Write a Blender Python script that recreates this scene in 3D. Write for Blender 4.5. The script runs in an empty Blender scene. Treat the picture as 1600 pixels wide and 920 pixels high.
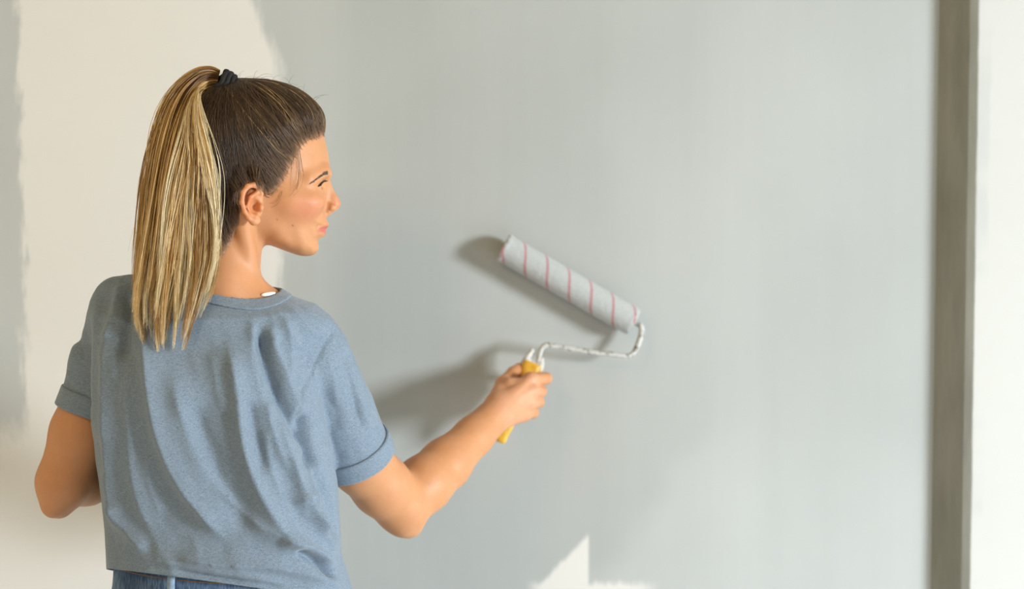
import bpy, bmesh, math, random
import numpy as np
from mathutils import Vector

random.seed(7)
rng = np.random.default_rng(7)
SC = bpy.context.scene
COL = SC.collection

# ------------------------------------------------------------------ camera
CAM = np.array([0.0, -2.5, 1.53]); PITCH = math.radians(3.0); F = 2400.0
cd = bpy.data.cameras.new('camera'); cam = bpy.data.objects.new('camera', cd); COL.objects.link(cam)
cam.location = CAM; cam.rotation_euler = (math.radians(90) - PITCH, 0, 0)
cd.sensor_width = 36.0; cd.lens = 36.0 * F / 1600.0; cd.clip_start = 0.05
cd.dof.use_dof = True; cd.dof.focus_distance = 2.0; cd.dof.aperture_fstop = 2.6
SC.camera = cam

# ------------------------------------------------------------------ world, lights, exposure
w = bpy.data.worlds.new('world'); SC.world = w; w.use_nodes = True
w.node_tree.nodes['Background'].inputs[0].default_value = (1.0, 0.96, 0.90, 1)
w.node_tree.nodes['Background'].inputs[1].default_value = 0.22

def area(name, loc, target, sx, sy, energy, color):
    l = bpy.data.lights.new(name, 'AREA'); l.shape = 'RECTANGLE'; l.size = sx; l.size_y = sy
    l.energy = energy; l.color = color
    o = bpy.data.objects.new(name, l); COL.objects.link(o); o.location = loc
    o.rotation_euler = (Vector(target) - Vector(loc)).to_track_quat('-Z', 'Y').to_euler()
    return o
area('window_light', (5.0, -3.25, 1.70), (0.2, -0.2, -0.75), 0.9, 1.25, 252, (0.88, 0.95, 1.0)).data.spread = math.radians(125)
area('warm_fill_light', (-1.0, -2.3, 2.5), (-0.7, -0.6, 1.0), 0.5, 0.5, 10, (1.0, 0.70, 0.38))  # added warm fill for the left side, not a fixture of the room

SC.view_settings.view_transform = 'Standard'; SC.view_settings.look = 'None'
SC.view_settings.gamma = 1.0; SC.view_settings.use_curve_mapping = False
SC.view_settings.exposure = 0.0
SC.cycles.use_denoising = True
SC.cycles.max_bounces = 6; SC.cycles.diffuse_bounces = 4

# ------------------------------------------------------------------ helpers
FW = np.array([0, math.cos(PITCH), -math.sin(PITCH)]); UP = np.array([0, math.sin(PITCH), math.cos(PITCH)])
def P(px, py, Y):
    """place measured in the photograph, at real depth Y in metres (the wall is Y = 0)"""
    d = FW + UP * ((460 - py) / F); d = d + np.array([(px - 800) / F, 0, 0])
    return CAM + d * ((Y - CAM[1]) / d[1])
def proj(p):
    q = p - CAM; z = q @ FW
    return np.stack([800 + F * q[:, 0] / z, 460 - F * (q @ UP) / z], 1)

def lin(c):
    c = np.asarray(c, float) / 255.0
    return np.where(c <= 0.04045, c / 12.92, ((c + 0.055) / 1.055) ** 2.4)
def rgba(c): return tuple(lin(c)) + (1.0,)

def mesh_np(name, V, Fc, mat=None, parent=None, col=None, smooth=True):
    """Fc: (M,4) or (M,3) int array"""
    V = np.asarray(V, np.float32); Fc = np.asarray(Fc, np.int32); k = Fc.shape[1]; m = len(Fc)
    me = bpy.data.meshes.new(name)
    me.vertices.add(len(V)); me.vertices.foreach_set('co', V.ravel())
    me.loops.add(m * k); me.loops.foreach_set('vertex_index', Fc.ravel())
    me.polygons.add(m)
    me.polygons.foreach_set('loop_start', np.arange(0, m * k, k, dtype=np.int32))
    me.update(calc_edges=True); me.validate()
    if smooth: me.polygons.foreach_set('use_smooth', np.ones(len(me.polygons), bool))
    if col is not None: set_col(me, col)
    return link(name, me, mat, parent)
def set_col(me, col):
    a = me.color_attributes.new('Col', 'FLOAT_COLOR', 'POINT')
    c = np.ones((len(col), 4), np.float32); c[:, :3] = col
    a.data.foreach_set('color', c.ravel())
def link(name, me, mat=None, parent=None):
    o = bpy.data.objects.new(name, me); COL.objects.link(o)
    if mat: me.materials.append(mat)
    if parent: o.parent = parent; o.matrix_parent_inverse = WORLD_INV.get(parent.name, parent.matrix_world.inverted())
    return o
WORLD_INV = {}
def empty(name, loc):
    o = bpy.data.objects.new(name, None); COL.objects.link(o); o.location = loc
    from mathutils import Matrix
    WORLD_INV[o.name] = Matrix.Translation(loc).inverted()
    return o
def bm_obj(name, bm, mat=None, parent=None, smooth=False):
    me = bpy.data.meshes.new(name); bm.to_mesh(me); bm.free()
    if smooth: me.polygons.foreach_set('use_smooth', np.ones(len(me.polygons), bool))
    return link(name, me, mat, parent)
def box(bm, lo, hi):
    c = [(x, y, z) for x in (lo[0], hi[0]) for y in (lo[1], hi[1]) for z in (lo[2], hi[2])]
    v = [bm.verts.new(p) for p in c]
    for f in ((0,1,3,2),(4,6,7,5),(0,4,5,1),(2,3,7,6),(0,2,6,4),(1,5,7,3)): bm.faces.new([v[i] for i in f])

# --- node helper
class NT:
    def __init__(s, name):
        s.m = bpy.data.materials.new(name); s.m.use_nodes = True; s.t = s.m.node_tree
        s.b = s.t.nodes['Principled BSDF']
    def n(s, typ, **kw):
        x = s.t.nodes.new(typ)
        for k, v in kw.items(): setattr(x, k, v)
        return x
    def put(s, sock, v):
        if hasattr(v, 'links') or hasattr(v, 'is_output'): s.t.links.new(v, sock)
        else: sock.default_value = v
    def math(s, op, *a, clamp=False):
        x = s.n('ShaderNodeMath', operation=op, use_clamp=clamp)
        for i, v in enumerate(a): s.put(x.inputs[i], v)
        return x.outputs[0]
    def step(s, v, lo, hi):
        x = s.n('ShaderNodeMapRange', interpolation_type='SMOOTHSTEP'); s.put(x.inputs[0], v)
        x.inputs[1].default_value = lo; x.inputs[2].default_value = hi; return x.outputs[0]
    def lerp(s, v, lo, hi, a, b):
        x = s.n('ShaderNodeMapRange'); s.put(x.inputs[0], v)
        for i, q in enumerate((lo, hi, a, b)): x.inputs[i + 1].default_value = q
        return x.outputs[0]
    def coords(s, scale=(1, 1, 1), rot=(0, 0, 0), kind='Object'):
        tc = s.n('ShaderNodeTexCoord'); mp = s.n('ShaderNodeMapping'); s.t.links.new(tc.outputs[kind], mp.inputs[0])
        mp.inputs['Scale'].default_value = scale; mp.inputs['Rotation'].default_value = rot; return mp.outputs[0]
    def noise(s, vec, scale=1.0, detail=3, rough=0.5, dist=0.0):
        x = s.n('ShaderNodeTexNoise'); s.put(x.inputs['Vector'], vec); x.inputs['Scale'].default_value = scale
        x.inputs['Detail'].default_value = detail; x.inputs['Roughness'].default_value = rough
        x.inputs['Distortion'].default_value = dist; return x.outputs[0]
    def mix(s, fac, a, b, mode='MIX'):
        x = s.n('ShaderNodeMix', data_type='RGBA', blend_type=mode)
        s.put(x.inputs[0], fac); s.put(x.inputs[6], a); s.put(x.inputs[7], b); return x.outputs[2]
    def bump(s, h, strength, dist):
        x = s.n('ShaderNodeBump'); s.put(x.inputs['Height'], h); x.inputs['Strength'].default_value = strength
        x.inputs['Distance'].default_value = dist; s.t.links.new(x.outputs[0], s.b.inputs['Normal'])
    def base(s, v): s.put(s.b.inputs['Base Color'], v)
    def set(s, **kw):
        for k, v in kw.items(): s.put(s.b.inputs[k.replace('_', ' ')], v)
        return s

def simple(name, c, rough=0.6, var=0.08, scale=40, bump=0.0):
    t = NT(name); n = t.noise(t.coords(), scale, 4)
    t.base(t.mix(n, rgba(np.array(c) * (1 - var)), rgba(np.minimum(np.array(c) * (1 + var), 255))))
    t.set(Roughness=rough)
    if bump: t.bump(n, bump, 0.003)
    return t.m

# ------------------------------------------------------------------ materials of the setting
def mat_wall():
    t = NT('wall_paint'); tc = t.n('ShaderNodeTexCoord'); sx = t.n('ShaderNodeSeparateXYZ')
    t.t.links.new(tc.outputs['Object'], sx.inputs[0]); X, Z = sx.outputs[0], sx.outputs[2]
    M = t.math
    rag = t.noise(t.coords((60, 1, 14)), 1.0, 4, 0.6)               # ragged brush ends
    slow = t.noise(t.coords((1.5, 1, 3)), 1.0, 2)
    # right border of the bare band: bends left near the top
    wob = M('MULTIPLY', M('SUBTRACT', slow, 0.5), 0.06)
    top = M('MULTIPLY', t.step(Z, 1.74, 1.93), -0.055)
    edge_r = M('ADD', M('ADD', -0.374, wob), top)
    raw = M('ADD', X, M('MULTIPLY', M('SUBTRACT', rag, 0.5), 0.05))
    right = t.step(M('SUBTRACT', raw, edge_r), -0.012, 0.012)
    # left strip of paint, ends above the waist
    edge_l = M('ADD', -0.797, M('MULTIPLY', wob, 0.25))
    left = t.step(M('SUBTRACT', edge_l, raw), -0.008, 0.008)
    left = M('MULTIPLY', left, t.step(M('ADD', Z, M('MULTIPLY', rag, 0.12)), 1.20, 1.27))
    paint = M('MAXIMUM', right, left)
    # bare wedge low on the wall, its right side a straight roller edge
    dz = M('SUBTRACT', 1.005, Z)                                       # metres below the top of the wedge
    wl = M('SUBTRACT', X, M('SUBTRACT', 0.125, M('MULTIPLY', dz, 0.95)))
    wedge = M('MULTIPLY', t.step(M('ADD', wl, M('MULTIPLY', M('SUBTRACT', rag, .5), .02)), -0.006, 0.008),
              t.step(M('SUBTRACT', 0.126, X), -0.003, 0.003))
    wedge = M('MULTIPLY', wedge, t.step(M('ADD', dz, M('MULTIPLY', M('SUBTRACT', rag, .5), .02)), -0.008, 0.008))
    foot = M('MULTIPLY', t.step(M('ADD', M('SUBTRACT', 0.925, Z), M('MULTIPLY', M('SUBTRACT', rag, .5), .03)), -.006, .01),
             M('MULTIPLY', t.step(X, 0.02, 0.05), t.step(M('SUBTRACT', .25, X), 0.0, 0.05)))
    bare2 = M('MAXIMUM', wedge, foot)
    paint = M('MULTIPLY', paint, M('SUBTRACT', 1.0, bare2))
    # coats: thin first coat below, vertical roller passes
    passes = t.noise(t.coords((4.5, 1, 0.25)), 1.0, 3, 0.55)
    fine = t.noise(t.coords((55, 1, 2.5)), 1.0, 2, 0.5)
    cloud = t.noise(t.coords((2.2, 1, 2.2), (0, .5, 0)), 1.0, 3, 0.5)
    diag = M('ADD', X, M('MULTIPLY', M('SUBTRACT', 1.0, Z), 0.85))    # edge of the second coat runs diagonally
    thin = M('MULTIPLY', t.step(M('ADD', diag, M('MULTIPLY', cloud, .3)), 0.27, 0.34), t.step(M('SUBTRACT', 1.16, Z), -.10, .12))
    v = M('ADD', M('ADD', t.lerp(passes, 0.3, 0.7, -0.035, 0.035), t.lerp(fine, 0.3, 0.7, -0.005, 0.005)), t.lerp(cloud, .3, .7, -.035, .035))
    v = M('ADD', v, M('MULTIPLY', thin, 0.075))
    v = M('ADD', v, M('MULTIPLY', t.step(M('SUBTRACT', -0.29, X), -.06, .05), 0.05))   # thin coat beside the bare band
    grey = t.mix(M('ADD', 0.5, M('MULTIPLY', v, 4.0), clamp=True), rgba((164, 168, 165)), rgba((195, 199, 197)))
    bare = t.mix(t.noise(t.coords((3, 1, 3)), 1.0, 4), rgba((222, 220, 214)), rgba((229, 228, 223)))
    t.base(t.mix(paint, bare, grey)); t.set(Roughness=0.62)
    t.bump(t.noise(t.coords((1, 1, 1)), 420, 3), 0.12, 0.002)
    return t.m
def mat_pier():
    t = NT('pier_paint'); tc = t.n('ShaderNodeTexCoord'); sx = t.n('ShaderNodeSeparateXYZ')
    t.t.links.new(tc.outputs['Object'], sx.inputs[0]); X, Y = sx.outputs[0], sx.outputs[1]
    M = t.math
    rag = t.noise(t.coords((20, 20, 9)), 1.0, 4, 0.65)
    big = t.noise(t.coords((2, 2, 3.4)), 1.0, 3, 0.6)
    # cut-in paint on the splayed side and a smear round the arris
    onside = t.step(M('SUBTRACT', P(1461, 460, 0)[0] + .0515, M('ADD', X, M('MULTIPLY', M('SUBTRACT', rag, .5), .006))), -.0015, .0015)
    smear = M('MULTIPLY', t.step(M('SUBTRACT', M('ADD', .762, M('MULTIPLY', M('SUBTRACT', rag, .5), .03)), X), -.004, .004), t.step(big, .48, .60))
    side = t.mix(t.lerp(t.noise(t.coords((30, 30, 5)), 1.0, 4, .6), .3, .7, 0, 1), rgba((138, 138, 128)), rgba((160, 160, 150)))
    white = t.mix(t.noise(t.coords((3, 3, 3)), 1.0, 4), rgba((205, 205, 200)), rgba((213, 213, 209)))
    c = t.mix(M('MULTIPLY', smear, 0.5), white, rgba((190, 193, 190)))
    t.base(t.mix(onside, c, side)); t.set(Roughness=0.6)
    t.bump(rag, 0.1, 0.002)
    return t.m
def mat_floor():
    t = NT('floor_boards'); n = t.noise(t.coords((2, 30, 1)), 1.0, 4)
    t.base(t.mix(n, rgba((206, 210, 214)), rgba((226, 229, 232)))); t.set(Roughness=0.5); return t.m
M_CEIL = simple('ceiling_paint', (172, 158, 128), 0.8, 0.02, 6)
M_SIDE = simple('side_wall_plaster', (206, 192, 168), 0.8, 0.03, 6)

# ------------------------------------------------------------------ the setting
def struct(o): o['kind'] = 'structure'; return o
X0, X1, YB, H = -1.9, 5.2, -5.0, 2.65
bm = bmesh.new(); box(bm, (X0 - .1, 0, 0), (X1 + .1, .12, H)); struct(bm_obj('wall_back', bm, mat_wall()))
bm = bmesh.new(); box(bm, (X0 - .1, YB, -.1), (X1 + .1, .12, 0)); struct(bm_obj('floor', bm, mat_floor()))
bm = bmesh.new(); box(bm, (X0 - .1, YB, H), (X1 + .1, .12, H + .1)); struct(bm_obj('ceiling', bm, M_CEIL))
bm = bmesh.new(); box(bm, (X0 - .1, YB, 0), (X0, 0, H)); struct(bm_obj('wall_left', bm, M_SIDE))
wy0, wy1, wz0, wz1 = -3.85, -2.65, 1.00, 2.40
bm = bmesh.new()
box(bm, (X1, YB, 0), (X1 + .1, wy0, H)); box(bm, (X1, wy1, 0), (X1 + .1, 0, H))
box(bm, (X1, wy0, 0), (X1 + .1, wy1, wz0)); box(bm, (X1, wy0, wz1), (X1 + .1, wy1, H))
struct(bm_obj('wall_right', bm, M_SIDE))
M_FRAME = simple('window_frame_paint', (236, 236, 232), 0.4, 0.01)
t = NT('window_glass'); t.set(Roughness=0.02, Transmission_Weight=1.0, IOR=1.1); M_GLASS = t.m
bm = bmesh.new()
for lo, hi in (((wy0, wz0), (wy0 + .06, wz1)), ((wy1 - .06, wz0), (wy1, wz1)), ((wy0, wz0), (wy1, wz0 + .06)), ((wy0, wz1 - .06), (wy1, wz1)),
               ((-3.275, wz0), (-3.225, wz1))):
    box(bm, (X1 + .02, lo[0], lo[1]), (X1 + .07, hi[0], hi[1]))
win = struct(bm_obj('window_1', bm, M_FRAME))
for a, b in ((wy0 + .06, -3.275), (-3.225, wy1 - .06)):
    bm = bmesh.new(); box(bm, (X1 + .04, a, wz0 + .06), (X1 + .046, b, wz1 - .06)); bm_obj('pane', bm, M_GLASS, win)
# splayed pier at the right end of the painted wall, extruded outline with a rounded arris
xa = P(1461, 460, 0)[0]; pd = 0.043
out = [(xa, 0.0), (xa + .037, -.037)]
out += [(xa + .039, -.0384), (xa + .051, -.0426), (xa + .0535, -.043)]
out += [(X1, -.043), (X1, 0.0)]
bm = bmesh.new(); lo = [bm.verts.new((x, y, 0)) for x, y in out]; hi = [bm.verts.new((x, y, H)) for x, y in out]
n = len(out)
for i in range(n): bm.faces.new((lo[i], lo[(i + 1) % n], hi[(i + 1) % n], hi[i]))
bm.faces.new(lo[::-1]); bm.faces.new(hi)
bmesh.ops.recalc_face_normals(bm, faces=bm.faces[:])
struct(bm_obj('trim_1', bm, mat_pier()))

# ------------------------------------------------------------------ signed distance sculpting
def nrm(v): return v / np.maximum(np.linalg.norm(v, axis=-1, keepdims=True), 1e-9)
def smin(a, b, k):
    if k <= 0: return np.minimum(a, b)
    h = np.maximum(k - np.abs(a - b), 0) / k
    return np.minimum(a, b) - h * h * k * 0.25
class Prim:
    def __init__(s, f, c, r): s.f, s.c, s.r = f, np.asarray(c, float), r
def rc(a, b, ra, rb):
    a = np.asarray(a, float); b = np.asarray(b, float); ab = b - a; L = max(ab @ ab, 1e-12)
    def f(p):
        q = p - a; t = np.clip((q @ ab) / L, 0, 1)
        return np.linalg.norm(q - t[:, None] * ab, axis=1) - (ra + (rb - ra) * t)
    return Prim(f, (a + b) / 2, math.sqrt(L) / 2 + max(ra, rb))
def el(c, r, R=None):
    c = np.asarray(c, float); r = np.asarray(r, float)
    def f(p):
        q = p - c
        if R is not None: q = q @ R
        k0 = np.linalg.norm(q / r, axis=1); k1 = np.linalg.norm(q / (r * r), axis=1)
        return k0 * (k0 - 1) / np.maximum(k1, 1e-9)
    return Prim(f, c, max(r))
BIG = 0.08
class Field:
    """ordered list of (operation, blend, primitive)"""
    def __init__(s): s.ops = []
    def add(s, pr, k=0.0): s.ops.append(('u', k, pr)); return s
    def cut(s, pr, k=0.0): s.ops.append(('s', k, pr)); return s
    def chain(s, pts, rad, k=0.006, k0=None):
        for i in range(len(pts) - 1): s.add(rc(pts[i], pts[i + 1], rad[i], rad[i + 1]), k if (i or k0 is None) else k0)
    def __call__(s, p):
        lo, hi = p.min(0), p.max(0); c = (lo + hi) / 2; hd = np.linalg.norm(hi - lo) / 2
        d = np.full(len(p), BIG)
        for op, k, pr in s.ops:
            if np.linalg.norm(pr.c - c) - pr.r - hd > BIG: continue
            v = pr.f(p)
            d = smin(d, v, k) if op == 'u' else -smin(-d, v, k)
        return d
def grad(f, p, e=0.0006):
    out = np.zeros_like(p)
    for s in ((1, 1, 1), (1, -1, -1), (-1, 1, -1), (-1, -1, 1)):
        out += np.array(s) * chunked(f, p + np.array(s) * e)[:, None]
    return out / (4 * e)
def chunked(f, p, cell=0.07):
    """evaluate in spatial cells so that far primitives are skipped"""
    key = np.floor(p / cell).astype(np.int64); key -= key.min(0); m = key.max(0) + 1
    kk = (key[:, 0] * m[1] + key[:, 1]) * m[2] + key[:, 2]
    o = np.argsort(kk, kind='stable'); ks = kk[o]; cuts = np.flatnonzero(np.diff(ks)) + 1
    res = np.empty(len(p))
    for idx in np.split(o, cuts): res[idx] = f(p[idx])
    return res
def surf(f, lo, hi, h, B=8, newton=1):
    lo = np.asarray(lo, float); nb = np.ceil((np.asarray(hi, float) - lo) / (h * B)).astype(int)
    I = np.stack(np.meshgrid(*[np.arange(k) for k in nb], indexing='ij'), -1).reshape(-1, 3)
    c = lo + (I + 0.5) * B * h
    I = I[np.abs(chunked(f, c, 0.12)) < B * h * 0.87 + 0.007]
    g = np.stack(np.meshgrid(*[np.arange(B + 1)] * 3, indexing='ij'), -1).reshape(-1, 3)
    n = len(I); Pn = (lo + (I[:, None, :] * B + g[None]) * h).reshape(-1, 3)
    V = chunked(f, Pn, B * h * 2.0001).reshape(n, B + 1, B + 1, B + 1)
    S = V < 0
    corner = [(a, b, c_) for a in (0, 1) for b in (0, 1) for c_ in (0, 1)]
    sl = lambda A, o: A[:, o[0]:o[0] + B, o[1]:o[1] + B, o[2]:o[2] + B]
    cnt = sum(sl(S, o).astype(np.int8) for o in corner)
    act = (cnt > 0) & (cnt < 8); ab = np.argwhere(act)
    vals = np.stack([sl(V, o)[act] for o in corner], 1)
    cellid = I[ab[:, 0]] * B + ab[:, 1:]
    N = nb * B + 2
    enc = lambda q: (q[:, 0] * N[1] + q[:, 1]) * N[2] + q[:, 2]
    acc = np.zeros((len(ab), 3)); ct = np.zeros(len(ab)); C = np.array(corner, float)
    for a in range(8):
        for b in range(a + 1, 8):
            if np.abs(C[a] - C[b]).sum() != 1: continue
            va, vb = vals[:, a], vals[:, b]; m = (va < 0) != (vb < 0)
            tt = np.where(m, va / np.where(m, va - vb, 1), 0)
            acc += np.where(m[:, None], C[a] + tt[:, None] * (C[b] - C[a]), 0); ct += m
    pos = lo + (cellid + acc / ct[:, None]) * h
    ids = enc(cellid); od = np.argsort(ids); ids_s = ids[od]
    quads = []
    for ax in range(3):
        o = [0, 0, 0]; o[ax] = 1
        s0 = sl(S, (0, 0, 0)); s1 = sl(S, o)
        e = np.argwhere(s0 != s1); sg = s0[s0 != s1]
        gp = I[e[:, 0]] * B + e[:, 1:]
        u, v = [(1, 2), (2, 0), (0, 1)][ax]
        q = []
        for du, dv in ((-1, -1), (0, -1), (0, 0), (-1, 0)):
            cc = gp.copy(); cc[:, u] += du; cc[:, v] += dv
            k = enc(cc); j = np.clip(np.searchsorted(ids_s, k), 0, len(ids_s) - 1)
            q.append(np.where(ids_s[j] == k, od[j], -1))
        q = np.stack(q, 1); ok = (q >= 0).all(1); q = q[ok]; sg = sg[ok]
        q[~sg] = q[~sg][:, ::-1]
        quads.append(q)
    Q = np.concatenate(quads)
    for _ in range(newton):
        d = chunked(f, pos); G = grad(f, pos); gg = (G * G).sum(1)
        st = np.where((gg > .1)[:, None], -d[:, None] * G / np.maximum(gg, .1)[:, None], 0)
        L = np.linalg.norm(st, axis=1, keepdims=True); st *= np.minimum(1, h * .9 / np.maximum(L, 1e-9))
        pos = pos + st
    return pos, Q

# 2-D tables for the head (millimetres, x forward, z up)
def poly_sd(poly, gx, gz):
    poly = np.asarray(poly, float); X, Z = np.meshgrid(gx, gz, indexing='ij'); p = np.stack([X, Z], -1).reshape(-1, 2)
    d = np.full(len(p), 1e9); ins = np.zeros(len(p), bool)
    for i in range(len(poly)):
        a, b = poly[i], poly[(i + 1) % len(poly)]; ab = b - a; q = p - a
        t_ = np.clip((q @ ab) / (ab @ ab), 0, 1); d = np.minimum(d, np.linalg.norm(q - t_[:, None] * ab, axis=1))
        c = (a[1] > p[:, 1]) != (b[1] > p[:, 1])
        with np.errstate(divide='ignore', invalid='ignore'):
            ins ^= c & (p[:, 0] < (b[0] - a[0]) * (p[:, 1] - a[1]) / (b[1] - a[1]) + a[0])
    return np.where(ins, d, -d).reshape(len(gx), len(gz))
def catmull(pts, n=6, closed=True):
    pts = np.asarray(pts, float); m = len(pts); out = []
    for i in range(m if closed else m - 1):
        if closed: p0, p1, p2, p3 = pts[i - 1], pts[i], pts[(i + 1) % m], pts[(i + 2) % m]
        else: p0, p1, p2, p3 = pts[max(i - 1, 0)], pts[i], pts[i + 1], pts[min(i + 2, m - 1)]
        for k in range(n):
            t_ = k / n
            out.append(.5 * (2 * p1 + (p2 - p0) * t_ + (2 * p0 - 5 * p1 + 4 * p2 - p3) * t_ ** 2 + (3 * p1 - p0 - 3 * p2 + p3) * t_ ** 3))
    if not closed: out.append(pts[-1])
    return np.array(out)
def blur(A, sig):
    k = np.exp(-.5 * (np.arange(-3 * sig, 3 * sig + 1) / sig) ** 2); k /= k.sum(); r_ = len(k) // 2
    A = np.pad(A, r_, mode='edge')
    A = np.apply_along_axis(lambda v: np.convolve(v, k, 'valid'), 0, A)
    return np.apply_along_axis(lambda v: np.convolve(v, k, 'valid'), 1, A)
GX = np.arange(-150, 171.0); GZ = np.arange(-140, 221.0)
def table(T):
    def f(x, z):
        i = np.clip(x - GX[0], 0, len(GX) - 1.001); j = np.clip(z - GZ[0], 0, len(GZ) - 1.001)
        a = i.astype(int); b = j.astype(int); fa = i - a; fb = j - b
        return (T[a, b] * (1 - fa) + T[a + 1, b] * fa) * (1 - fb) + (T[a, b + 1] * (1 - fa) + T[a + 1, b + 1] * fa) * fb
    return f

# ------------------------------------------------------------------ head
YAW = math.radians(12)
HO = P(395, 320, -0.45)
HF = np.array([math.cos(YAW), math.sin(YAW), 0]); HL = np.array([-math.sin(YAW), math.cos(YAW), 0]); HU = np.array([0, 0, 1.0])
HR = np.stack([HF, HL, HU], 1)                       # columns: forward, left, up
def hw(x, y, z): return HO + (HR @ np.array([x, y, z])) * .001
def hl(p): return ((p - HO) @ HR) * 1000

outline = [(102.5, 42), (101, 34), (98.5, 26), (97.5, 15), (97, 2), (96.5, -9), (97.5, -16), (98.5, -22), (99.5, -27), (96.5, -31), (94.5, -33),
           (95.5, -37), (92.5, -42), (87.5, -46.5), (86, -50), (87, -56), (85, -62.5), (77, -68), (62, -68), (45, -62.5), (28, -56), (8, -50),
           (-20, -50), (-52, -48), (-70, -28), (-86, 0), (-95, 32), (-97, 66), (-88, 100), (-68, 130), (-38, 148), (0, 154), (36, 150), (64, 138),
           (84, 118), (94.5, 93), (99.5, 72), (102, 56)]
D0 = poly_sd(catmull(outline, 5), GX, GZ)
sm = lambda x, a, b: (lambda t_: t_ * t_ * (3 - 2 * t_))(np.clip((x - a) / (b - a), 0, 1))
DT = D0 + (blur(D0, 9) - D0) * sm(D0, 10, 36)
wp = np.array([(0, 90, 71, 78), (-50, 80, 73, 78), (50, 100, 65, 75), (80, 70, 60, 75), (60, 45, 63, 78), (85, 30, 62, 78), (45, 5, 67, 75),
               (75, 0, 60, 72), (20, -35, 56, 40), (55, -40, 50, 45), (75, -30, 47, 60), (78, -55, 36, 38), (60, -62, 44, 24), (40, -56, 52, 20),
               (25, -48, 54, 22), (-20, 0, 66, 60), (-60, 0, 66, 70), (0, 140, 70, 78), (-70, 110, 70, 78), (90, 100, 57, 70), (98, 30, 57, 75),
               (96, -15, 46, 60), (98, -28, 42, 45)], float)
Xg, Zg = np.meshgrid(GX, GZ, indexing='ij')
wt = 1 / (((Xg[..., None] - wp[:, 0]) ** 2 + (Zg[..., None] - wp[:, 1]) ** 2) + 120) ** 1.5
WT = blur((wt * wp[:, 2]).sum(-1) / wt.sum(-1), 3); RT = blur((wt * wp[:, 3]).sum(-1) / wt.sum(-1), 3)
fD, fW, fR = table(DT), table(WT), table(RT)
def skull(q, off=0.0):
    """distance in mm to the head without features; q in head millimetres; off may vary per point"""
    W = fW(q[:, 0], q[:, 2]) + off; R = fR(q[:, 0], q[:, 2]) + off; d = fD(q[:, 0], q[:, 2]) + off
    u = np.maximum(1 - d / R, 0); v = q[:, 1] / W
    k0 = np.sqrt(u * u + v * v); k1 = np.sqrt((u / R) ** 2 + (v / W) ** 2)
    return k0 * (k0 - 1) / np.maximum(k1, 1e-6)

def hprim(pr, c, r):                                   # primitive written in head millimetres
    return Prim(lambda p: pr.f(hl(p)) * .001, hw(*c), r * .001)
def hrc(a, b, ra, rb): pr = rc(a, b, ra, rb); return hprim(pr, pr.c, pr.r)
def hel(c, r, R=None): pr = el(c, r, R); return hprim(pr, pr.c, pr.r)
body = Field()
body.add(Prim(lambda p: skull(hl(p)) * .001, hw(0, 0, 45), .165))
for s in (-1, 1):
    body.add(hel((66, s * 44, 3), (22, 15, 14)), .028)          # cheek bone
    body.add(hrc((96, s * 11, 41), (91.5, s * 29, 43), 5.5, 5.5), .012)
    body.add(hrc((91.5, s * 29, 43), (71, s * 49, 34), 5.5, 6), .014)   # brow ridge
    body.cut(hel((101, s * 31, 27), (12, 15, 8.5)), .008)
body.add(hrc((99, 0, 27), (107, 0, 8), 5.0, 6.0), .007)          # nose
body.add(hrc((94, 0, 26), (99, 0, 0), 5.5, 9.0), .006)
body.add(hrc((107, 0, 8), (110.2, 0, 2.0), 6, 6.9), .004)
body.add(hrc((108, 0, -3), (99, 0, -11), 4.5, 4.0), .004)
for s in (-1, 1):
    body.add(hel((102.5, s * 9.5, -4), (8, 6, 6.2)), .004)
    body.cut(hel((105.8, s * 7.4, -10.0), (4.8, 4.0, 3.2)), .001)
    body.cut(hrc((101.5, s * 12.5, -9.8), (108, s * 9.5, -8.8), 2.6, 2.2), .001)
    body.cut(hrc((97, s * 15.5, -8), (100, s * 14.5, 4), 2.3, 1.6), .004)
    body.cut(hel((85, s * 28, -33), (3.5, 3.5, 3.5)), .007)
    body.add(hrc((95, 0, -26.5), (83, s * 24, -31), 4.2, 2.5), .004)      # lips
    body.add(hrc((91.3, 0, -37), (82, s * 22, -32.5), 4.4, 2.5), .004)
    body.cut(hrc((100, 0, -32.2), (87, s * 26, -32), 1.4, 1.2), .002)
    body.add(hel((76, s * 32, 24.5), (14.2, 14.2, 14.2)), .003)           # lids over the eyeball
    body.cut(hel((91, s * 30, 24.0), (9, 11.0, 3.3)), .001)
# ears
def ear(s):
    E = lambda ex, ez, y: (-3 + ex, s * y, ez)
    body.add(hel(E(0, 0, 70), (13.5, 8, 22)), .006)
    pts = [(10, 6, 71), (10.5, 14, 73), (8, 21, 76), (1, 25, 79), (-7, 23, 82), (-13, 15, 84), (-14.5, 3, 85), (-11, -9, 84), (-6, -17, 82), (0, -22, 79)]
    rr = [2.4, 2.8, 3.0, 3.2, 3.3, 3.2, 3.0, 2.8, 2.8, 3.4]
    for i in range(len(pts) - 1): body.add(hrc(E(*pts[i]), E(*pts[i + 1]), rr[i], rr[i + 1]), .0025)
    body.add(hel(E(2, -20, 77), (7.5, 4.2, 7.0)), .004)
    ah = [(5, 15, 77), (-3, 9, 79), (-6.5, -2, 80), (-3, -12, 79), (3, -14, 78)]
    for i in range(4): body.add(hrc(E(*ah[i]), E(*ah[i + 1]), 2.6, 2.6), .003)
    body.cut(hel(E(2.5, -2, 83), (7.5, 12, 10.5)), .003)
    body.add(hel(E(10, -4, 76), (3.6, 4.5, 5.0)), .003)
ear(-1); ear(1)

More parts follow.
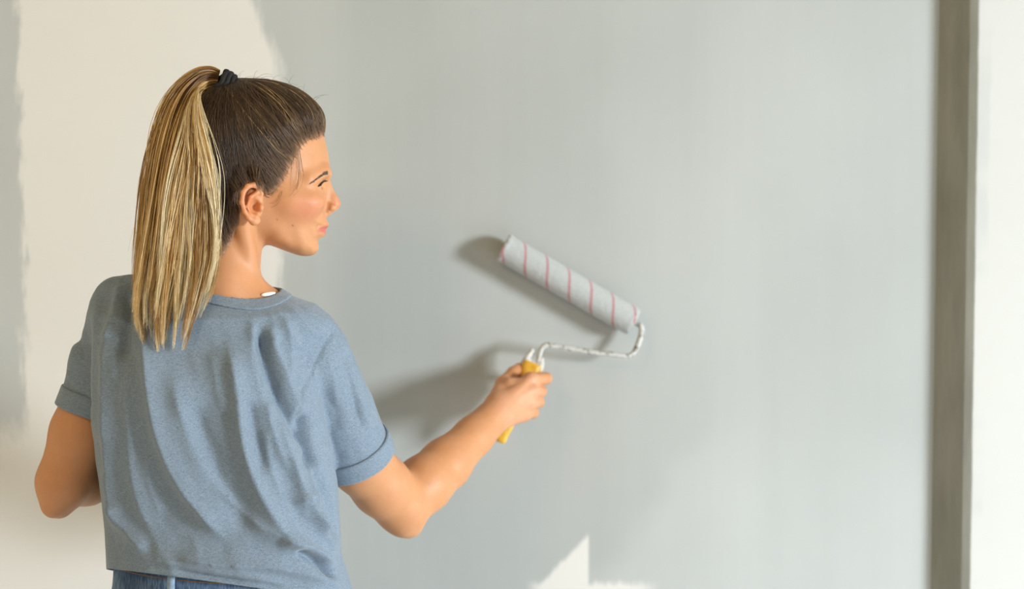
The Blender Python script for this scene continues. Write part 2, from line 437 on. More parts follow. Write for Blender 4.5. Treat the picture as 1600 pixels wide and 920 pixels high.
# ------------------------------------------------------------------ neck, torso, arms
nb0, nb1 = hw(-31, 0, -15), P(348, 472, -0.475)
body.add(rc(nb0, nb1, .0455, .046), .014)
body.add(rc(hw(-18, -54, -12), P(397, 456, -.475), .0125, .009), .008)         # neck tendon on the near side
body.add(rc(P(356, 476, -.485), P(470, 540, -.445), .036, .038), .028)       # trapezius
body.add(rc(P(340, 452, -.485), P(196, 484, -.465), .036, .034), .028)
zL = np.array([P(0, y, -.46)[2] for y in (1000, 920, 870, 810, 745, 700, 640, 560, 500)])
def xw(l, r, y): a = P(l, y, -.46)[0]; b = P(r, y, -.46)[0]; return (a + b) / 2, (b - a) / 2
lv = [xw(*q) for q in ((176, 560, 1000), (176, 548, 920), (171, 532, 870), (170, 530, 810), (163, 527, 745), (158, 519, 700), (156, 508, 640), (159, 490, 560), (172, 470, 500))]
CXs = np.array([q[0] for q in lv]); AXs = np.array([q[1] for q in lv])
BYs = np.array([.118, .114, .110, .108, .110, .113, .116, .112, .085]); CYs = np.array([-.46, -.46, -.46, -.462, -.466, -.47, -.474, -.472, -.468])
o_ = np.argsort(zL); zL, CXs, AXs, BYs, CYs = zL[o_], CXs[o_], AXs[o_], BYs[o_], CYs[o_]
def spline_tab(z, v):
    zz = np.linspace(z[0], z[-1], 200); vv = np.interp(zz, z, v); k = np.hanning(31); k /= k.sum()
    vp = np.pad(vv, 15, mode='reflect', reflect_type='odd'); return zz, np.convolve(vp, k, 'valid')
tabs = [spline_tab(zL, q) for q in (CXs, CYs, AXs, BYs)]
def torso(p, off=0.0):
    cx, cy, a, b = [np.interp(p[:, 2], *q) for q in tabs]; a = a + off; b = b + off
    u = np.abs((p[:, 0] - cx) / a); v = np.abs((p[:, 1] - cy) / b); n_ = 2.3
    k0 = (u ** n_ + v ** n_) ** (1 / n_); k1 = np.sqrt((u / a) ** 2 + (v / b) ** 2) / np.maximum(np.sqrt(u * u + v * v), 1e-6)
    d = (k0 - 1) / np.maximum(k1, 1e-6)
    return np.maximum(d, np.maximum(p[:, 2] - zL[-1] - off, zL[0] - p[:, 2]))
TC = np.array([CXs.mean(), -.46, zL.mean()])
body.add(Prim(lambda p: np.maximum(torso(p, -.030), 1.02 - p[:, 2]), TC, .42), .03)
body.add(rc(P(270, 512, -.462), P(410, 530, -.462), .058, .058), .04); body.add(rc(P(342, 508, -.47), P(342, 550, -.468), .050, .064), .03)
SR, ER, WR = P(484, 582, -.445), P(628, 792, -.315), P(774, 648, -.150)       # right shoulder, elbow, wrist
def mixp(a, b, t_): return np.asarray(a) * (1 - t_) + np.asarray(b) * t_
up = np.array([0, 0, 1.0])
arm_r = [SR, P(533, 660, -.408), P(563, 722, -.372), P(597, 760, -.340), ER]
body.chain(arm_r, [.038, .0405, .0425, .0415, .037], .012, .03)
fa = [ER, mixp(ER, WR, .22) + up * .002, mixp(ER, WR, .45), mixp(ER, WR, .75), WR]
body.chain(fa, [.037, .0405, .037, .029, .0250], .012, .012)
body.add(rc(P(632, 818, -.318), P(640, 822, -.312), .017, .016), .014)          # point of the elbow
body.add(rc(mixp(ER, WR, .8), WR + (0.004, 0, .004), .024, .023), .01)
SL, EL_, WL = P(192, 497, -.455), P(99, 752, -.470), P(230, 716, -.270)
body.chain([SL, mixp(SL, EL_, .35), mixp(SL, EL_, .7), EL_], [.038, .039, .040, .034], .01, .03)
body.add(rc(P(84, 791, -.478), P(92, 790, -.468), .0155, .017), .020)
body.chain([EL_, mixp(EL_, WL, .25), mixp(EL_, WL, .5), WL], [.034, .039, .035, .025], .014, .012)

def hand(W, mcps, fingers, thumb, rads):
    """W wrist; mcps four knuckles; fingers four lists of joints beyond the knuckle; thumb list of joints"""
    Wd = [mixp(W, mixp(mcps[0], mcps[3], t_), .10) for t_ in (0, .33, .66, 1)]
    cc = mixp(mcps[0], mcps[3], .5)
    for i, (m, b0) in enumerate(zip(mcps, Wd)):
        off = (np.asarray(m) - cc) * .38
        body.add(rc(b0 + off, m, .0145, .0098), .011)
    body.chain(thumb, [.0150, .0125, .0098, .0082][:len(thumb)], .005, .012)
    for i in range(4):
        pts = [mcps[i]] + list(fingers[i]); s = rads[i]
        for j in range(len(pts) - 1):
            r0 = (.0098, .0088, .0080, .0068)[j] * s; r1 = (.0088, .0080, .0068, .0060)[j] * s
            body.add(rc(pts[j], pts[j + 1], r0, r1), .0030)
# handle axis of the roller is needed by the grip
HT, HB = P(832, 569, -.058), P(781, 690, -.085)
def hx(py): t_ = (py - 569) / (690 - 569); return mixp(HT, HB, t_)
mcps = [P(831, 593, -.105), P(833, 611, -.112), P(828, 629, -.115), P(819, 645, -.113)]
fing = []
for i, (py, px) in enumerate(((591, 853), (611, 845), (628, 841), (645, 833))):
    c = hx(py)
    pip = P(px, py, -.076 - .004 * (i == 3))
    dip = c + np.array([.008, .021, 0.0]); tip = c + np.array([-.014, .018, -.001])
    fing.append([pip, dip, tip])
hand(WR, mcps, fing, [mixp(WR, P(800, 605, -.113), .30) + np.array([-.006, .004, .008]), P(787, 600, -.098), P(802, 583, -.073), P(815, 577, -.061) + np.array([-.004, .004, .002])],
     [1.08, 1.08, 1.07, 1.0])
body.add(rc(P(797, 602, -.112), P(818, 600, -.108), .0125, .010), .008)
body.add(rc(P(790, 650, -.132), P(818, 648, -.112), .0135, .0105), .010)
for m_, b_ in zip(mcps, (.0, .33, .66, 1.0)):
    body.add(rc(m_ + np.array([-.002, -.002, .001]), m_ + np.array([-.003, -.002, .001]), .0102, .0102), .006)
    body.add(rc(mixp(WR, m_, .35) + np.array([0, -.0115, .003]), m_ + np.array([-.003, -.0075, .003]), .0022, .0026), .006)
# left hand, relaxed in front of the waist
fwd = nrm(np.array([.55, .35, -.05])); sd = np.array([.05, .1, -.9])
ml = [WL + fwd * .080 + nrm(sd) * o for o in (-.030, -.010, .011, .030)]
fl = []
for i, m in enumerate(ml):
    L = (.040, .044, .041, .033)[i]; a = m + nrm(fwd + np.array([.1, -.25, 0])) * L; b = a + nrm(fwd + np.array([0, -.9, -.05])) * L * .62
    fl.append([a, b, b + nrm(fwd * .3 + np.array([-.1, -.9, -.05])) * L * .5])
hand(WL, ml, fl, [WL + fwd * .02 + nrm(sd) * -.02, WL + fwd * .05 + np.array([0, -.012, .042]), WL + fwd * .08 + np.array([.0, -.022, .046]), WL + fwd * .102 + np.array([0, -.030, .040])], [1, 1, 1, .88])

PX = HO[0]
root = empty('person', (float(CXs[0]), -.46, 0.0))
root['label'] = 'woman seen from behind in blue t-shirt with blonde ponytail, painting the wall with a roller'
root['category'] = 'person'

def mat_skin():
    t = NT('skin'); a = t.n('ShaderNodeVertexColor', layer_name='Col')
    n = t.noise(t.coords(), 55, 4, .6)
    t.base(t.mix(1.0, a.outputs[0], t.mix(n, (.90, .88, .86, 1), (1.06, 1.05, 1.04, 1)), 'MULTIPLY'))
    t.set(Roughness=0.50, Subsurface_Weight=0.12, Subsurface_Scale=0.02, Specular_IOR_Level=0.42)
    t.b.inputs['Subsurface Radius'].default_value = (1.0, .35, .2)
    t.bump(t.noise(t.coords(), 420, 3), .10, .0012)
    return t.m
V, Q = surf(body, (-.78, -.66, .98), (.06, -.05, 1.76), .0019, newton=2)
q = hl(V)
c = np.tile(lin((206, 147, 103)), (len(V), 1))
def tint(c, w_, col): return c + w_[:, None] * (lin(col) - c)
g3 = lambda cx_, cy_, cz_, r: np.exp(-(((q[:, 0] - cx_) / r[0]) ** 2 + ((np.abs(q[:, 1]) - cy_) / r[1]) ** 2 + ((q[:, 2] - cz_) / r[2]) ** 2))
inhead = (np.linalg.norm(q - np.array([20, 0, 20]), axis=1) < 150)
c = tint(c, .5 * inhead * g3(68, 48, -4, (26, 26, 17)), (212, 118, 92))            # flushed cheek
c = tint(c, .55 * inhead * g3(112, 0, 2, (9, 9, 9)), (226, 128, 104))
c = tint(c, .5 * inhead * g3(-8, 84, 4, (16, 14, 26)), (222, 124, 76))
lipw = sm(q[:, 0], 80, 88) * np.exp(-((q[:, 2] + 32.2 + .04 * np.abs(q[:, 1])) / (6.2 * np.sqrt(np.clip(1 - (q[:, 1] / 27) ** 2, .02, 1)))) ** 4) * (np.abs(q[:, 1]) < 26)
c = tint(c, .8 * inhead * lipw, (196, 98, 92))
for mx, my, mz, rr in ((49, 57, -27, .75), (29, 55, -19, .75)):
    c = tint(c, .75 * inhead * (q[:, 1] < 0) * np.exp(-((q[:, 0] - mx) ** 2 + (q[:, 2] - mz) ** 2) / rr ** 2 / 2), (96, 56, 40))
hd = np.linalg.norm(V - P(815, 620, -.14), axis=1)
c = tint(c, .45 * sm(-hd, -.075, -.035), (224, 168, 138))
M_SKIN = mat_skin()
body_o = mesh_np('body', V, Q, M_SKIN, root, c)

# ------------------------------------------------------------------ eyes, brows, lashes
def tubes(name, Pts, R, mat, parent, col=None, sides=3):
    """Pts (N,K,3), R (N,K)"""
    N, K, _ = Pts.shape
    T = np.gradient(Pts, axis=1); T = nrm(T)
    ref = nrm(rng.normal(size=(N, 1, 3)) * .3 + np.array([.2, -1, .15])); S1 = nrm(np.cross(T, np.broadcast_to(ref, T.shape))); S2 = np.cross(T, S1)
    ang = np.arange(sides) * 2 * math.pi / sides
    Vv = Pts[:, :, None] + R[:, :, None, None] * (np.cos(ang)[None, None, :, None] * S1[:, :, None] + np.sin(ang)[None, None, :, None] * S2[:, :, None])
    b = np.arange(N)[:, None, None] * K * sides + np.arange(K - 1)[None, :, None] * sides
    j = np.arange(sides)[None, None]; j2 = (j + 1) % sides
    Fq = np.stack([b + j, b + j2, b + sides + j2, b + sides + j], -1).reshape(-1, 4)
    cc = None if col is None else np.repeat(col.reshape(N * K, 3), sides, 0)
    return mesh_np(name, Vv.reshape(-1, 3), Fq, mat, parent, cc)
def tube_path(name, path, r, mat, parent, sides=8):
    path = np.asarray(path, float)[None]; return tubes(name, path, np.full(path.shape[:2], r) if np.isscalar(r) else np.asarray(r)[None], mat, parent, None, sides)
def mat_hair(name, rough=.38):
    t = NT(name); a = t.n('ShaderNodeVertexColor', layer_name='Col'); t.base(a.outputs[0])
    t.set(Roughness=rough, Specular_IOR_Level=.5); return t.m
M_HAIR = mat_hair('hair_strands')
M_DARKHAIR = simple('brow_hair', (84, 62, 46), .5, .1)
def mat_eye():
    t = NT('eyeball'); a = t.n('ShaderNodeVertexColor', layer_name='Col'); t.base(a.outputs[0]); t.set(Roughness=.08); return t.m
M_EYE = mat_eye()
for s in (-1, 1):
    th = np.linspace(0, math.pi, 25); ph = np.linspace(0, 2 * math.pi, 36, endpoint=False)
    TH, PH = np.meshgrid(th, ph, indexing='ij')
    L_ = np.stack([np.cos(TH), np.sin(TH) * np.cos(PH), np.sin(TH) * np.sin(PH)], -1).reshape(-1, 3)
    pts = HO + (L_ * 12.6 + np.array([76, s * 32, 24.5])) @ HR.T * .001
    ec = np.where((TH.ravel() < .17)[:, None], lin((20, 18, 18)), np.where((TH.ravel() < .48)[:, None], lin((92, 112, 120)), lin((232, 226, 220))))
    i, j = np.meshgrid(np.arange(24), np.arange(36), indexing='ij'); j2 = (j + 1) % 36
    mesh_np('eye', pts, np.stack([i * 36 + j, (i + 1) * 36 + j, (i + 1) * 36 + j2, i * 36 + j2], -1).reshape(-1, 4), M_EYE, root, ec)

def hit(px, py, off=0.0):
    """point of the skin seen at a place of the photograph"""
    d = nrm(P(px, py, -.4) - CAM); t_ = 1.8
    for _ in range(60): t_ += float(body(((CAM + d * t_)[None]))[0] - off) * .8
    return CAM + d * t_
def surf_line(pts_, n_):
    c_ = catmull(pts_, 8, False); u_ = np.linspace(0, len(c_) - 1, n_)
    return hl(np.array([hit(np.interp(k, np.arange(len(c_)), c_[:, 0]), np.interp(k, np.arange(len(c_)), c_[:, 1])) for k in u_]))
brow_l = surf_line([(512.0, 270.5), (508, 271), (501, 275), (493, 281), (486, 286)], 14)
lash_l = surf_line([(508.0, 281.5), (504, 283), (500, 286.5), (496.5, 291)], 12)
for s in (-1, 1):
    along = lambda A, u_: np.stack([np.interp(u_ * (len(A) - 1), np.arange(len(A)), A[:, k]) for k in range(3)], 1) * np.array([1, -s, 1])
    n_ = 210; u = rng.random(n_) ** 1.35
    B0 = along(brow_l, u); B0[:, 2] += rng.normal(size=n_) * (.95 - .65 * u)
    D_ = along(brow_l, np.minimum(u + .08, 1)) - along(brow_l, np.maximum(u - .02, 0)); D_ = nrm(D_ + np.array([0, 0, .18]) * np.linalg.norm(D_, axis=1)[:, None])
    stp = np.linspace(0, 1, 4)[None, :, None]
    L_ = B0[:, None] + D_[:, None] * stp * rng.uniform(3.0, 5.5, (n_, 1, 1)) * (1 - .35 * u)[:, None, None]; pts = HO + L_ @ HR.T * .001
    for _ in range(2):
        d = chunked(body, pts.reshape(-1, 3)); g = grad(body, pts.reshape(-1, 3)); pts = pts + (np.clip(.0005 - d, -.003, .003)[:, None] * nrm(g)).reshape(pts.shape)
    tubes('eyebrow', pts, np.full((n_, 4), .00034) * np.array([1, 1, .8, .3]), M_DARKHAIR, root)
    n_ = 50; u = np.linspace(0, 1, n_); B0 = along(lash_l, u); bw = HO + B0 @ HR.T * .001
    nb_ = nrm(grad(body, bw)) @ HR
    dirv = nrm(nb_ * .55 + np.array([.75, -s * -.15, .05])) * rng.uniform(3.0, 5.5, (n_, 1))
    stp = np.linspace(0, 1, 5)[None, :, None]
    L_ = B0[:, None] + dirv[:, None] * stp + np.array([0, 0, 1.0]) * (stp ** 2 * 2.2 - stp * 1.6)
    tubes('eyelashes', HO + L_ @ HR.T * .001, np.full((n_, 5), .00040) * np.array([1.3, 1, .8, .6, .3]), M_DARKHAIR, root)

# ------------------------------------------------------------------ hair on the scalp
hairpoly = [(97, 96), (86, 90), (71, 84), (60, 75), (53, 63), (45, 47), (35, 29), (25, 16), (15, 12), (7, 18), (-1, 27), (-9, 31), (-17, 26), (-20, 8),
            (-20, -16), (-28, -42), (-46, -72), (-70, -95), (-125, -80), (-130, 60), (-110, 160), (-20, 200), (80, 185), (125, 130), (112, 100)]
HD = table(blur(poly_sd(catmull(hairpoly, 4), GX, GZ), 2))
def cap_off(x, z):
    s_ = HD(x, z); o = np.where(s_ < 0, np.maximum(s_ * .5, -4), 11.5 * (1 - np.exp(-np.maximum(s_, 0) / 24)))
    return o + 2.0 * sm(np.asarray(z, float), 60, 130) * sm(s_, 4, 25)
tax = nrm(P(336, 122, -.46) - P(362, 142, -.452)); TIEC = P(351, 133, -.468); TIE = TIEC - tax * .015 + np.array([0, .008, 0])
def cap(p):
    q = hl(p); return body(p) - cap_off(q[:, 0], q[:, 2]) * .001
capF = Field(); capF.add(Prim(cap, hw(0, 0, 60), .185))
capF.add(rc(TIE - tax * .026, TIE - tax * .002, .017, .0105), .016)
Vc, Qc = surf(capF, HO + np.array([-.16, -.13, -.10]), HO + np.array([.16, .13, .19]), .0030)
qc = hl(Vc)
keep = (HD(qc[:, 0], qc[:, 2]) > -5) & (qc[:, 2] > -88)
Qc = Qc[keep[Qc].all(1)]
used = np.unique(Qc); mp = -np.ones(len(Vc), int); mp[used] = np.arange(len(used)); Vc, Qc, qc = Vc[used], mp[Qc], qc[used]
sc_ = sm(HD(qc[:, 0], qc[:, 2]), -1, 14)[:, None]
t = NT('hair_roots'); a_ = t.n('ShaderNodeVertexColor', layer_name='Col'); t.base(a_.outputs[0]); t.set(Roughness=.6, Specular_IOR_Level=.3); M_CAP = t.m
mesh_np('hair_cap', Vc, Qc, M_CAP, root, lin((168, 124, 92)) * (1 - sc_) + lin((54, 40, 29)) * sc_)
tl = hl(TIE[None])[0]
ok = np.flatnonzero(HD(qc[:, 0], qc[:, 2]) > .3)
edge = ok[HD(qc[ok, 0], qc[ok, 2]) < 5]
NS, K = 5200, 16
st_i = np.concatenate([rng.choice(ok, NS - 900), rng.choice(edge, 900)])
S0 = Vc[st_i] + rng.normal(size=(NS, 3)) * .001
fr_ = np.flatnonzero((np.abs(HD(q[:, 0], q[:, 2])) < 4.0 + 0 * q[:, 0]) & inhead & (q[:, 2] > -70) & (np.abs(q[:, 1]) < 84))
S0[:750] = V[rng.choice(fr_, 750)]
tt = np.linspace(0, 1, K)[None, :, None] ** .9
endp = TIE + rng.normal(size=(NS, 3)) * .0045
l0 = hl(S0); fr0 = sm(l0[:, 0], 0, 50)[:, None] * sm(95 - l0[:, 2], -5, 20)[:, None]
C0 = S0 + (-HF * .050 + HU * .012) * fr0 + (HU * .02) * (1 - fr0) * 0 + (endp - S0) * .35
pts = S0[:, None] * (1 - tt) ** 2 + 2 * C0[:, None] * tt * (1 - tt) + endp[:, None] * tt ** 2
ctr = HO + HR @ np.array([0, 0, 50]) * .001
pts = ctr + (pts - ctr) * (1 + .55 * np.sin(np.pi * tt) ** 1.0 * np.linalg.norm(endp - S0, axis=1)[:, None, None] / .26)
wob = rng.normal(size=(NS, 1, 3)) * .0045 * np.sin(np.pi * tt * rng.uniform(.6, 1.6, (NS, 1, 1)))
pts = pts + wob
lift = rng.uniform(.0002, .0026, (NS, 1)) * np.ones((1, K))
for _ in range(4):
    f_ = pts.reshape(-1, 3); d = chunked(capF, f_); g = grad(capF, f_, .001)
    far = (d - lift.ravel())
    pts = (f_ - far[:, None] * nrm(g) * .9).reshape(pts.shape)
pts[:, -1] = endp
b0 = S0 - HO
an_ = np.arctan2((S0 - TIE) @ HU, (S0 - TIE) @ HF) + 2.0 * ((S0 - TIE) @ HL)
hue = .45 * rng.random(NS) + .55 * (.5 + .25 * np.sin(an_ * 23) + .25 * np.sin(an_ * 41 + 1.3))
ql = hl(S0)
top_front = sm(ql[:, 0], 45, 85) * sm(ql[:, 2], 85, 120)
pal = np.stack([lin((56, 41, 30)), lin((80, 60, 43)), lin((112, 86, 58)), lin((182, 150, 100))])
front_ = sm(ql[:, 0], -5, 55)  # lighter strands towards the temple: sheen put into the hair colour
sel = np.clip(np.digitize(hue + .16 * top_front + .12 * front_, [.52, .80, .95]), 0, 3)
cs = pal[sel][:, None] * rng.uniform(.8, 1.2, (NS, 1, 1)) * np.ones((1, K, 1))
root_ = (1 - sm(HD(ql[:, 0], ql[:, 2]), 0, 12))[:, None] * (1 - sm(np.linspace(0, 1, K), .03, .35))[None]
cs += (.75 * root_)[..., None] * (lin((132, 100, 72)) - cs)
rs = np.full((NS, K), .00038) * np.ones((NS, 1)); rs[:, 0] *= .3; rs *= np.clip(.55 + np.arange(K) * .09, 0, 1); rs[:750] *= .75
tubes('hair', pts, rs, M_HAIR, root, cs)

# ------------------------------------------------------------------ t-shirt field
shirt = Field()
shirt.add(Prim(lambda p: torso(p), TC, .42))
SHX = .007
shirt.add(rc(P(362, 479, -.485), P(478, 542, -.447), .0375, .0465), .024)
shirt.add(rc(P(342, 480, -.475), P(342, 520, -.485), .0500, .060), .018)
shirt.add(el(P(335, 508, -.475), (.150, .082, .044)), .03)
shirt.add(rc(P(340, 451, -.485), P(192, 478, -.465), .0385, .0395), .030)
CR, CLc = P(557, 719, -.370), P(143, 647, -.462)
S_R0 = P(487, 558, -.447); S_L0 = P(192, 494, -.457)
slR = [rc(S_R0, mixp(S_R0, CR, .5), .052, .0525), rc(mixp(S_R0, CR, .5), CR + (CR - S_R0) * .12, .0525, .0535)]
slL = [rc(S_L0, mixp(S_L0, CLc, .5), .043, .0445), rc(mixp(S_L0, CLc, .5), CLc + (CLc - S_L0) * .12, .0445, .0455)]
def open_end(pr, C_, ax):                               # sleeve tube cut square at its opening
    return Prim(lambda p: -smin(-pr.f(p), -((p - C_) @ ax - .002), .002), pr.c, pr.r)
shirt.add(slR[0], .012); shirt.add(open_end(slR[1], CR, nrm(CR - S_R0)), .008); shirt.add(slL[0], .012); shirt.add(open_end(slL[1], CLc, nrm(CLc - S_L0)), .006)

# folds, traced along the drape of the cloth: points, height mm, widths px on the left/right side of the travel direction
FOLDS = [
 ([(222, 500), (234, 580), (247, 665), (276, 742), (322, 806), (360, 852)], 6.5, 14, 26),
 ([(176, 500), (172, 620), (176, 735), (190, 840)], 5.0, 10, 18),
 ([(205, 560), (205, 660), (216, 760), (240, 840)], 3.0, 14, 18),
 ([(268, 560), (290, 660), (330, 745), (400, 815), (470, 850)], 4.0, 18, 26),
 ([(350, 520), (366, 600), (378, 690), (406, 768), (445, 832), (505, 884)], 7.5, 16, 26),
 ([(300, 620), (318, 690), (350, 760), (400, 830)], -3.5, 20, 20),
 ([(402, 500), (412, 556), (430, 608), (456, 664), (486, 706)], -6.0, 9, 9),
 ([(418, 500), (432, 560), (452, 610), (478, 656)], 4.0, 10, 10),
 ([(392, 480), (398, 545), (410, 610), (424, 680), (450, 745)], 4.0, 10, 12),
 ([(440, 490), (452, 540), (448, 600)], 2.5, 9, 10),
 ([(386, 620), (398, 690), (410, 740)], -3.0, 8, 10),
 ([(430, 650), (452, 720), (480, 790), (512, 850)], 4.5, 12, 16),
 ([(470, 700), (500, 770), (520, 850)], -4.0, 10, 12),
 ([(488, 700), (486, 770), (505, 830), (524, 870)], 4.0, 9, 10),
 ([(450, 790), (478, 770), (502, 790), (500, 830)], 3.0, 9, 9),
 ([(455, 855), (485, 872), (512, 896), (516, 908)], -6.0, 6, 7),
 ([(430, 838), (480, 854), (520, 884)], 5.0, 9, 9),
 ([(262, 868), (340, 880), (420, 886), (500, 906), (540, 925)], 4.6, 6.5, 18),
 ([(205, 880), (290, 889), (370, 901), (450, 916)], 4.0, 6.5, 11),
 ([(200, 880), (260, 886), (330, 899), (400, 910), (460, 925)], -3.0, 4, 6),
 ([(150, 460), (158, 520), (156, 600), (160, 700)], 3.5, 9, 12),
 ([(190, 440), (182, 480), (176, 540)], 3.5, 9, 12),
 ([(206, 450), (200, 500), (196, 570)], -3.0, 8, 10),
 ([(180, 780), (200, 830), (230, 862)], 2.5, 9, 12),
 ([(470, 640), (480, 690), (492, 735)], -5.0, 8, 7),
 ([(536, 560), (558, 620), (578, 680)], 1.8, 7, 18),
 ([(500, 600), (515, 650), (520, 700)], -1.6, 14, 14),
 ([(480, 560), (496, 620), (500, 680)], 1.6, 12, 12),
 ([(120, 530), (112, 570), (108, 600)], 2.0, 8, 10),
 ([(138, 530), (136, 570), (134, 606)], -2.0, 8, 8),
]
FOLDS += [
 ([(412, 470), (424, 500), (430, 540)], 1.6, 6, 8), ([(424, 470), (446, 510), (470, 548)], 1.8, 7, 8), ([(436, 468), (470, 500), (502, 530)], 1.5, 6, 8),
 ([(398, 530), (404, 580), (418, 640)], -1.8, 6, 6), ([(436, 590), (444, 640), (462, 690)], 1.8, 6, 7), ([(410, 660), (418, 720), (440, 780)], 1.6, 7, 9),
 ([(450, 700), (462, 760), (470, 800)], 1.8, 7, 8), ([(492, 760), (498, 800), (512, 840)], -2.0, 6, 6), ([(460, 800), (490, 806), (508, 826)], 1.6, 6, 6),
 ([(170, 730), (174, 780), (186, 830)], 1.5, 5, 7), ([(196, 470), (190, 530), (186, 600)], 1.6, 6, 8), ([(230, 700), (238, 760), (256, 810)], 1.2, 8, 10),
 ([(330, 545), (338, 600), (346, 650)], 1.2, 10, 12), ([(505, 545), (520, 590), (528, 640)], 1.2, 8, 8), ([(540, 540), (548, 600), (560, 660)], -1.0, 8, 8)]
SEAMS = [([(524, 514), (506, 540), (484, 580), (468, 620), (463, 652), (478, 690)], -2.4, 3.2, 3.2),
         ([(152, 440), (126, 510), (132, 560), (143, 600), (148, 640)], -1.6, 2.6, 2.6),
         ([(440, 466), (480, 486), (526, 518)], -1.2, 2.2, 2.2),
         ([(525, 528), (550, 606), (568, 686)], -1.5, 2.6, 2.6)]
def folds(uv, lst, taper=.18, fold_gain=2.9):
    out = np.zeros(len(uv))
    for pts_, amp, wl_, wr_ in lst:
        c_ = catmull(pts_, 8, closed=False); L = np.concatenate([[0], np.cumsum(np.linalg.norm(np.diff(c_, axis=0), axis=1))]); L /= L[-1]
        m = (uv[:, 0] > c_[:, 0].min() - 90) & (uv[:, 0] < c_[:, 0].max() + 90) & (uv[:, 1] > c_[:, 1].min() - 90) & (uv[:, 1] < c_[:, 1].max() + 90)
        p = uv[m]; best = np.full(len(p), 1e9); sg = np.zeros(len(p)); tp = np.zeros(len(p))
        for i in range(len(c_) - 1):
            a, b = c_[i], c_[i + 1]; ab = b - a; q_ = p - a; t_ = np.clip((q_ @ ab) / (ab @ ab), 0, 1)
            dv = q_ - t_[:, None] * ab; dd = np.linalg.norm(dv, axis=1); bt = dd < best
            best = np.where(bt, dd, best); cr = ab[0] * dv[:, 1] - ab[1] * dv[:, 0]
            sg = np.where(bt, cr, sg); tp = np.where(bt, L[i] + t_ * (L[i + 1] - L[i]), tp)
        wdt = np.where(sg < 0, wr_, wl_)
        tap = sm(tp, 0, taper) * sm(1 - tp, 0, taper)
        out[m] += amp * fold_gain * (np.exp(-(np.sqrt(best ** 2 + 4) / wdt) ** 1.15) if (amp > 0 and fold_gain > 1) else np.exp(-(best / wdt) ** 2)) * tap
    return out
def vnoise(p, scale, seed):
    """smooth value noise, p (N,3)"""
    r_ = np.random.default_rng(seed); T = r_.random((32, 32, 32)); x = p * scale; i = np.floor(x).astype(int); f_ = x - i; f_ = f_ * f_ * (3 - 2 * f_)
    o = 0
    for a in (0, 1):
        for b in (0, 1):
            for c2 in (0, 1):
                w_ = (f_[:, 0] if a else 1 - f_[:, 0]) * (f_[:, 1] if b else 1 - f_[:, 1]) * (f_[:, 2] if c2 else 1 - f_[:, 2])
                o = o + w_ * T[(i[:, 0] + a) % 32, (i[:, 1] + b) % 32, (i[:, 2] + c2) % 32]
    return o - .5
Vs, Qs = surf(shirt, (-.76, -.66, .98), (-.10, -.26, 1.52), .0026, newton=2)
Gs = nrm(grad(shirt, Vs)); uv = proj(Vs)
face = sm(-Gs[:, 1], -.15, .35)
disp = (folds(uv, FOLDS) + folds(uv, SEAMS, .05, 1.0)) * face
lean = Vs.copy(); lean[:, 0] = lean[:, 0] + .35 * (lean[:, 2] - 1.2)
disp += 3.2 * vnoise(lean * np.array([1, .8, .28]), 42, 3) + 1.6 * vnoise(lean * np.array([1, .8, .35]), 95, 4)
# openings
def plane3(a, b, c_):
    n_ = np.cross(b - a, c_ - a); n_ /= np.linalg.norm(n_); n_ = n_ if n_[2] > 0 else -n_; return a, n_
nkA, nkN = plane3(P(446, 464, -.465), P(245, 424, -.465), P(352, 469, -.545))
NKC = P(343, 450, -.475)
def neck_cut(p):
    e_ = (np.sqrt(((p[:, 0] - NKC[0]) / .090) ** 2 + ((p[:, 1] - NKC[1]) / .098) ** 2) - 1) * .090
    return smin((p - nkA) @ nkN, -e_, .03)
hmA, hmN = plane3(P(168, 890, -.46), P(450, 925, -.57), P(547, 942, -.46))
axR = nrm(CR - S_R0); axL = nrm(CLc - S_L0)
nearc = np.minimum(np.minimum(np.abs(neck_cut(Vs)), np.where(np.linalg.norm(Vs - CR, axis=1) < .12, np.maximum(-((Vs - CR) @ axR) - .014, 0), 1)),
                   np.where((np.linalg.norm(Vs - CLc, axis=1) < .11) & (Vs[:, 0] < P(150, 640, -.46)[0]), np.maximum(-((Vs - CLc) @ axL) - .014, 0), 1))
disp *= .12 + .88 * sm(nearc, .006, .030)
Vs2 = Vs + Gs * (disp * .001)[:, None]
for _ in range(2):                                      # cloth never sinks into the skin
    db = chunked(body, Vs2); ok_ = (nrm(grad(body, Vs2)) * Gs).sum(1) > .25; Vs2 = Vs2 + Gs * (np.clip(.0035 - db, 0, .02) * ok_)[:, None]
neckd = neck_cut(Vs2)
kill = neckd > .003
for C_, ax, sl in ((CR, axR, slR), (CLc, axL, slL)):
    ds = np.minimum(sl[0].f(Vs), sl[1].f(Vs))
    kill |= (((Vs - C_) @ ax) > -.008) & (ds < .008) & (torso(Vs) > .002) & (np.linalg.norm(Vs - C_, axis=1) < .14)
Qs = Qs[~kill[Qs].any(1)]

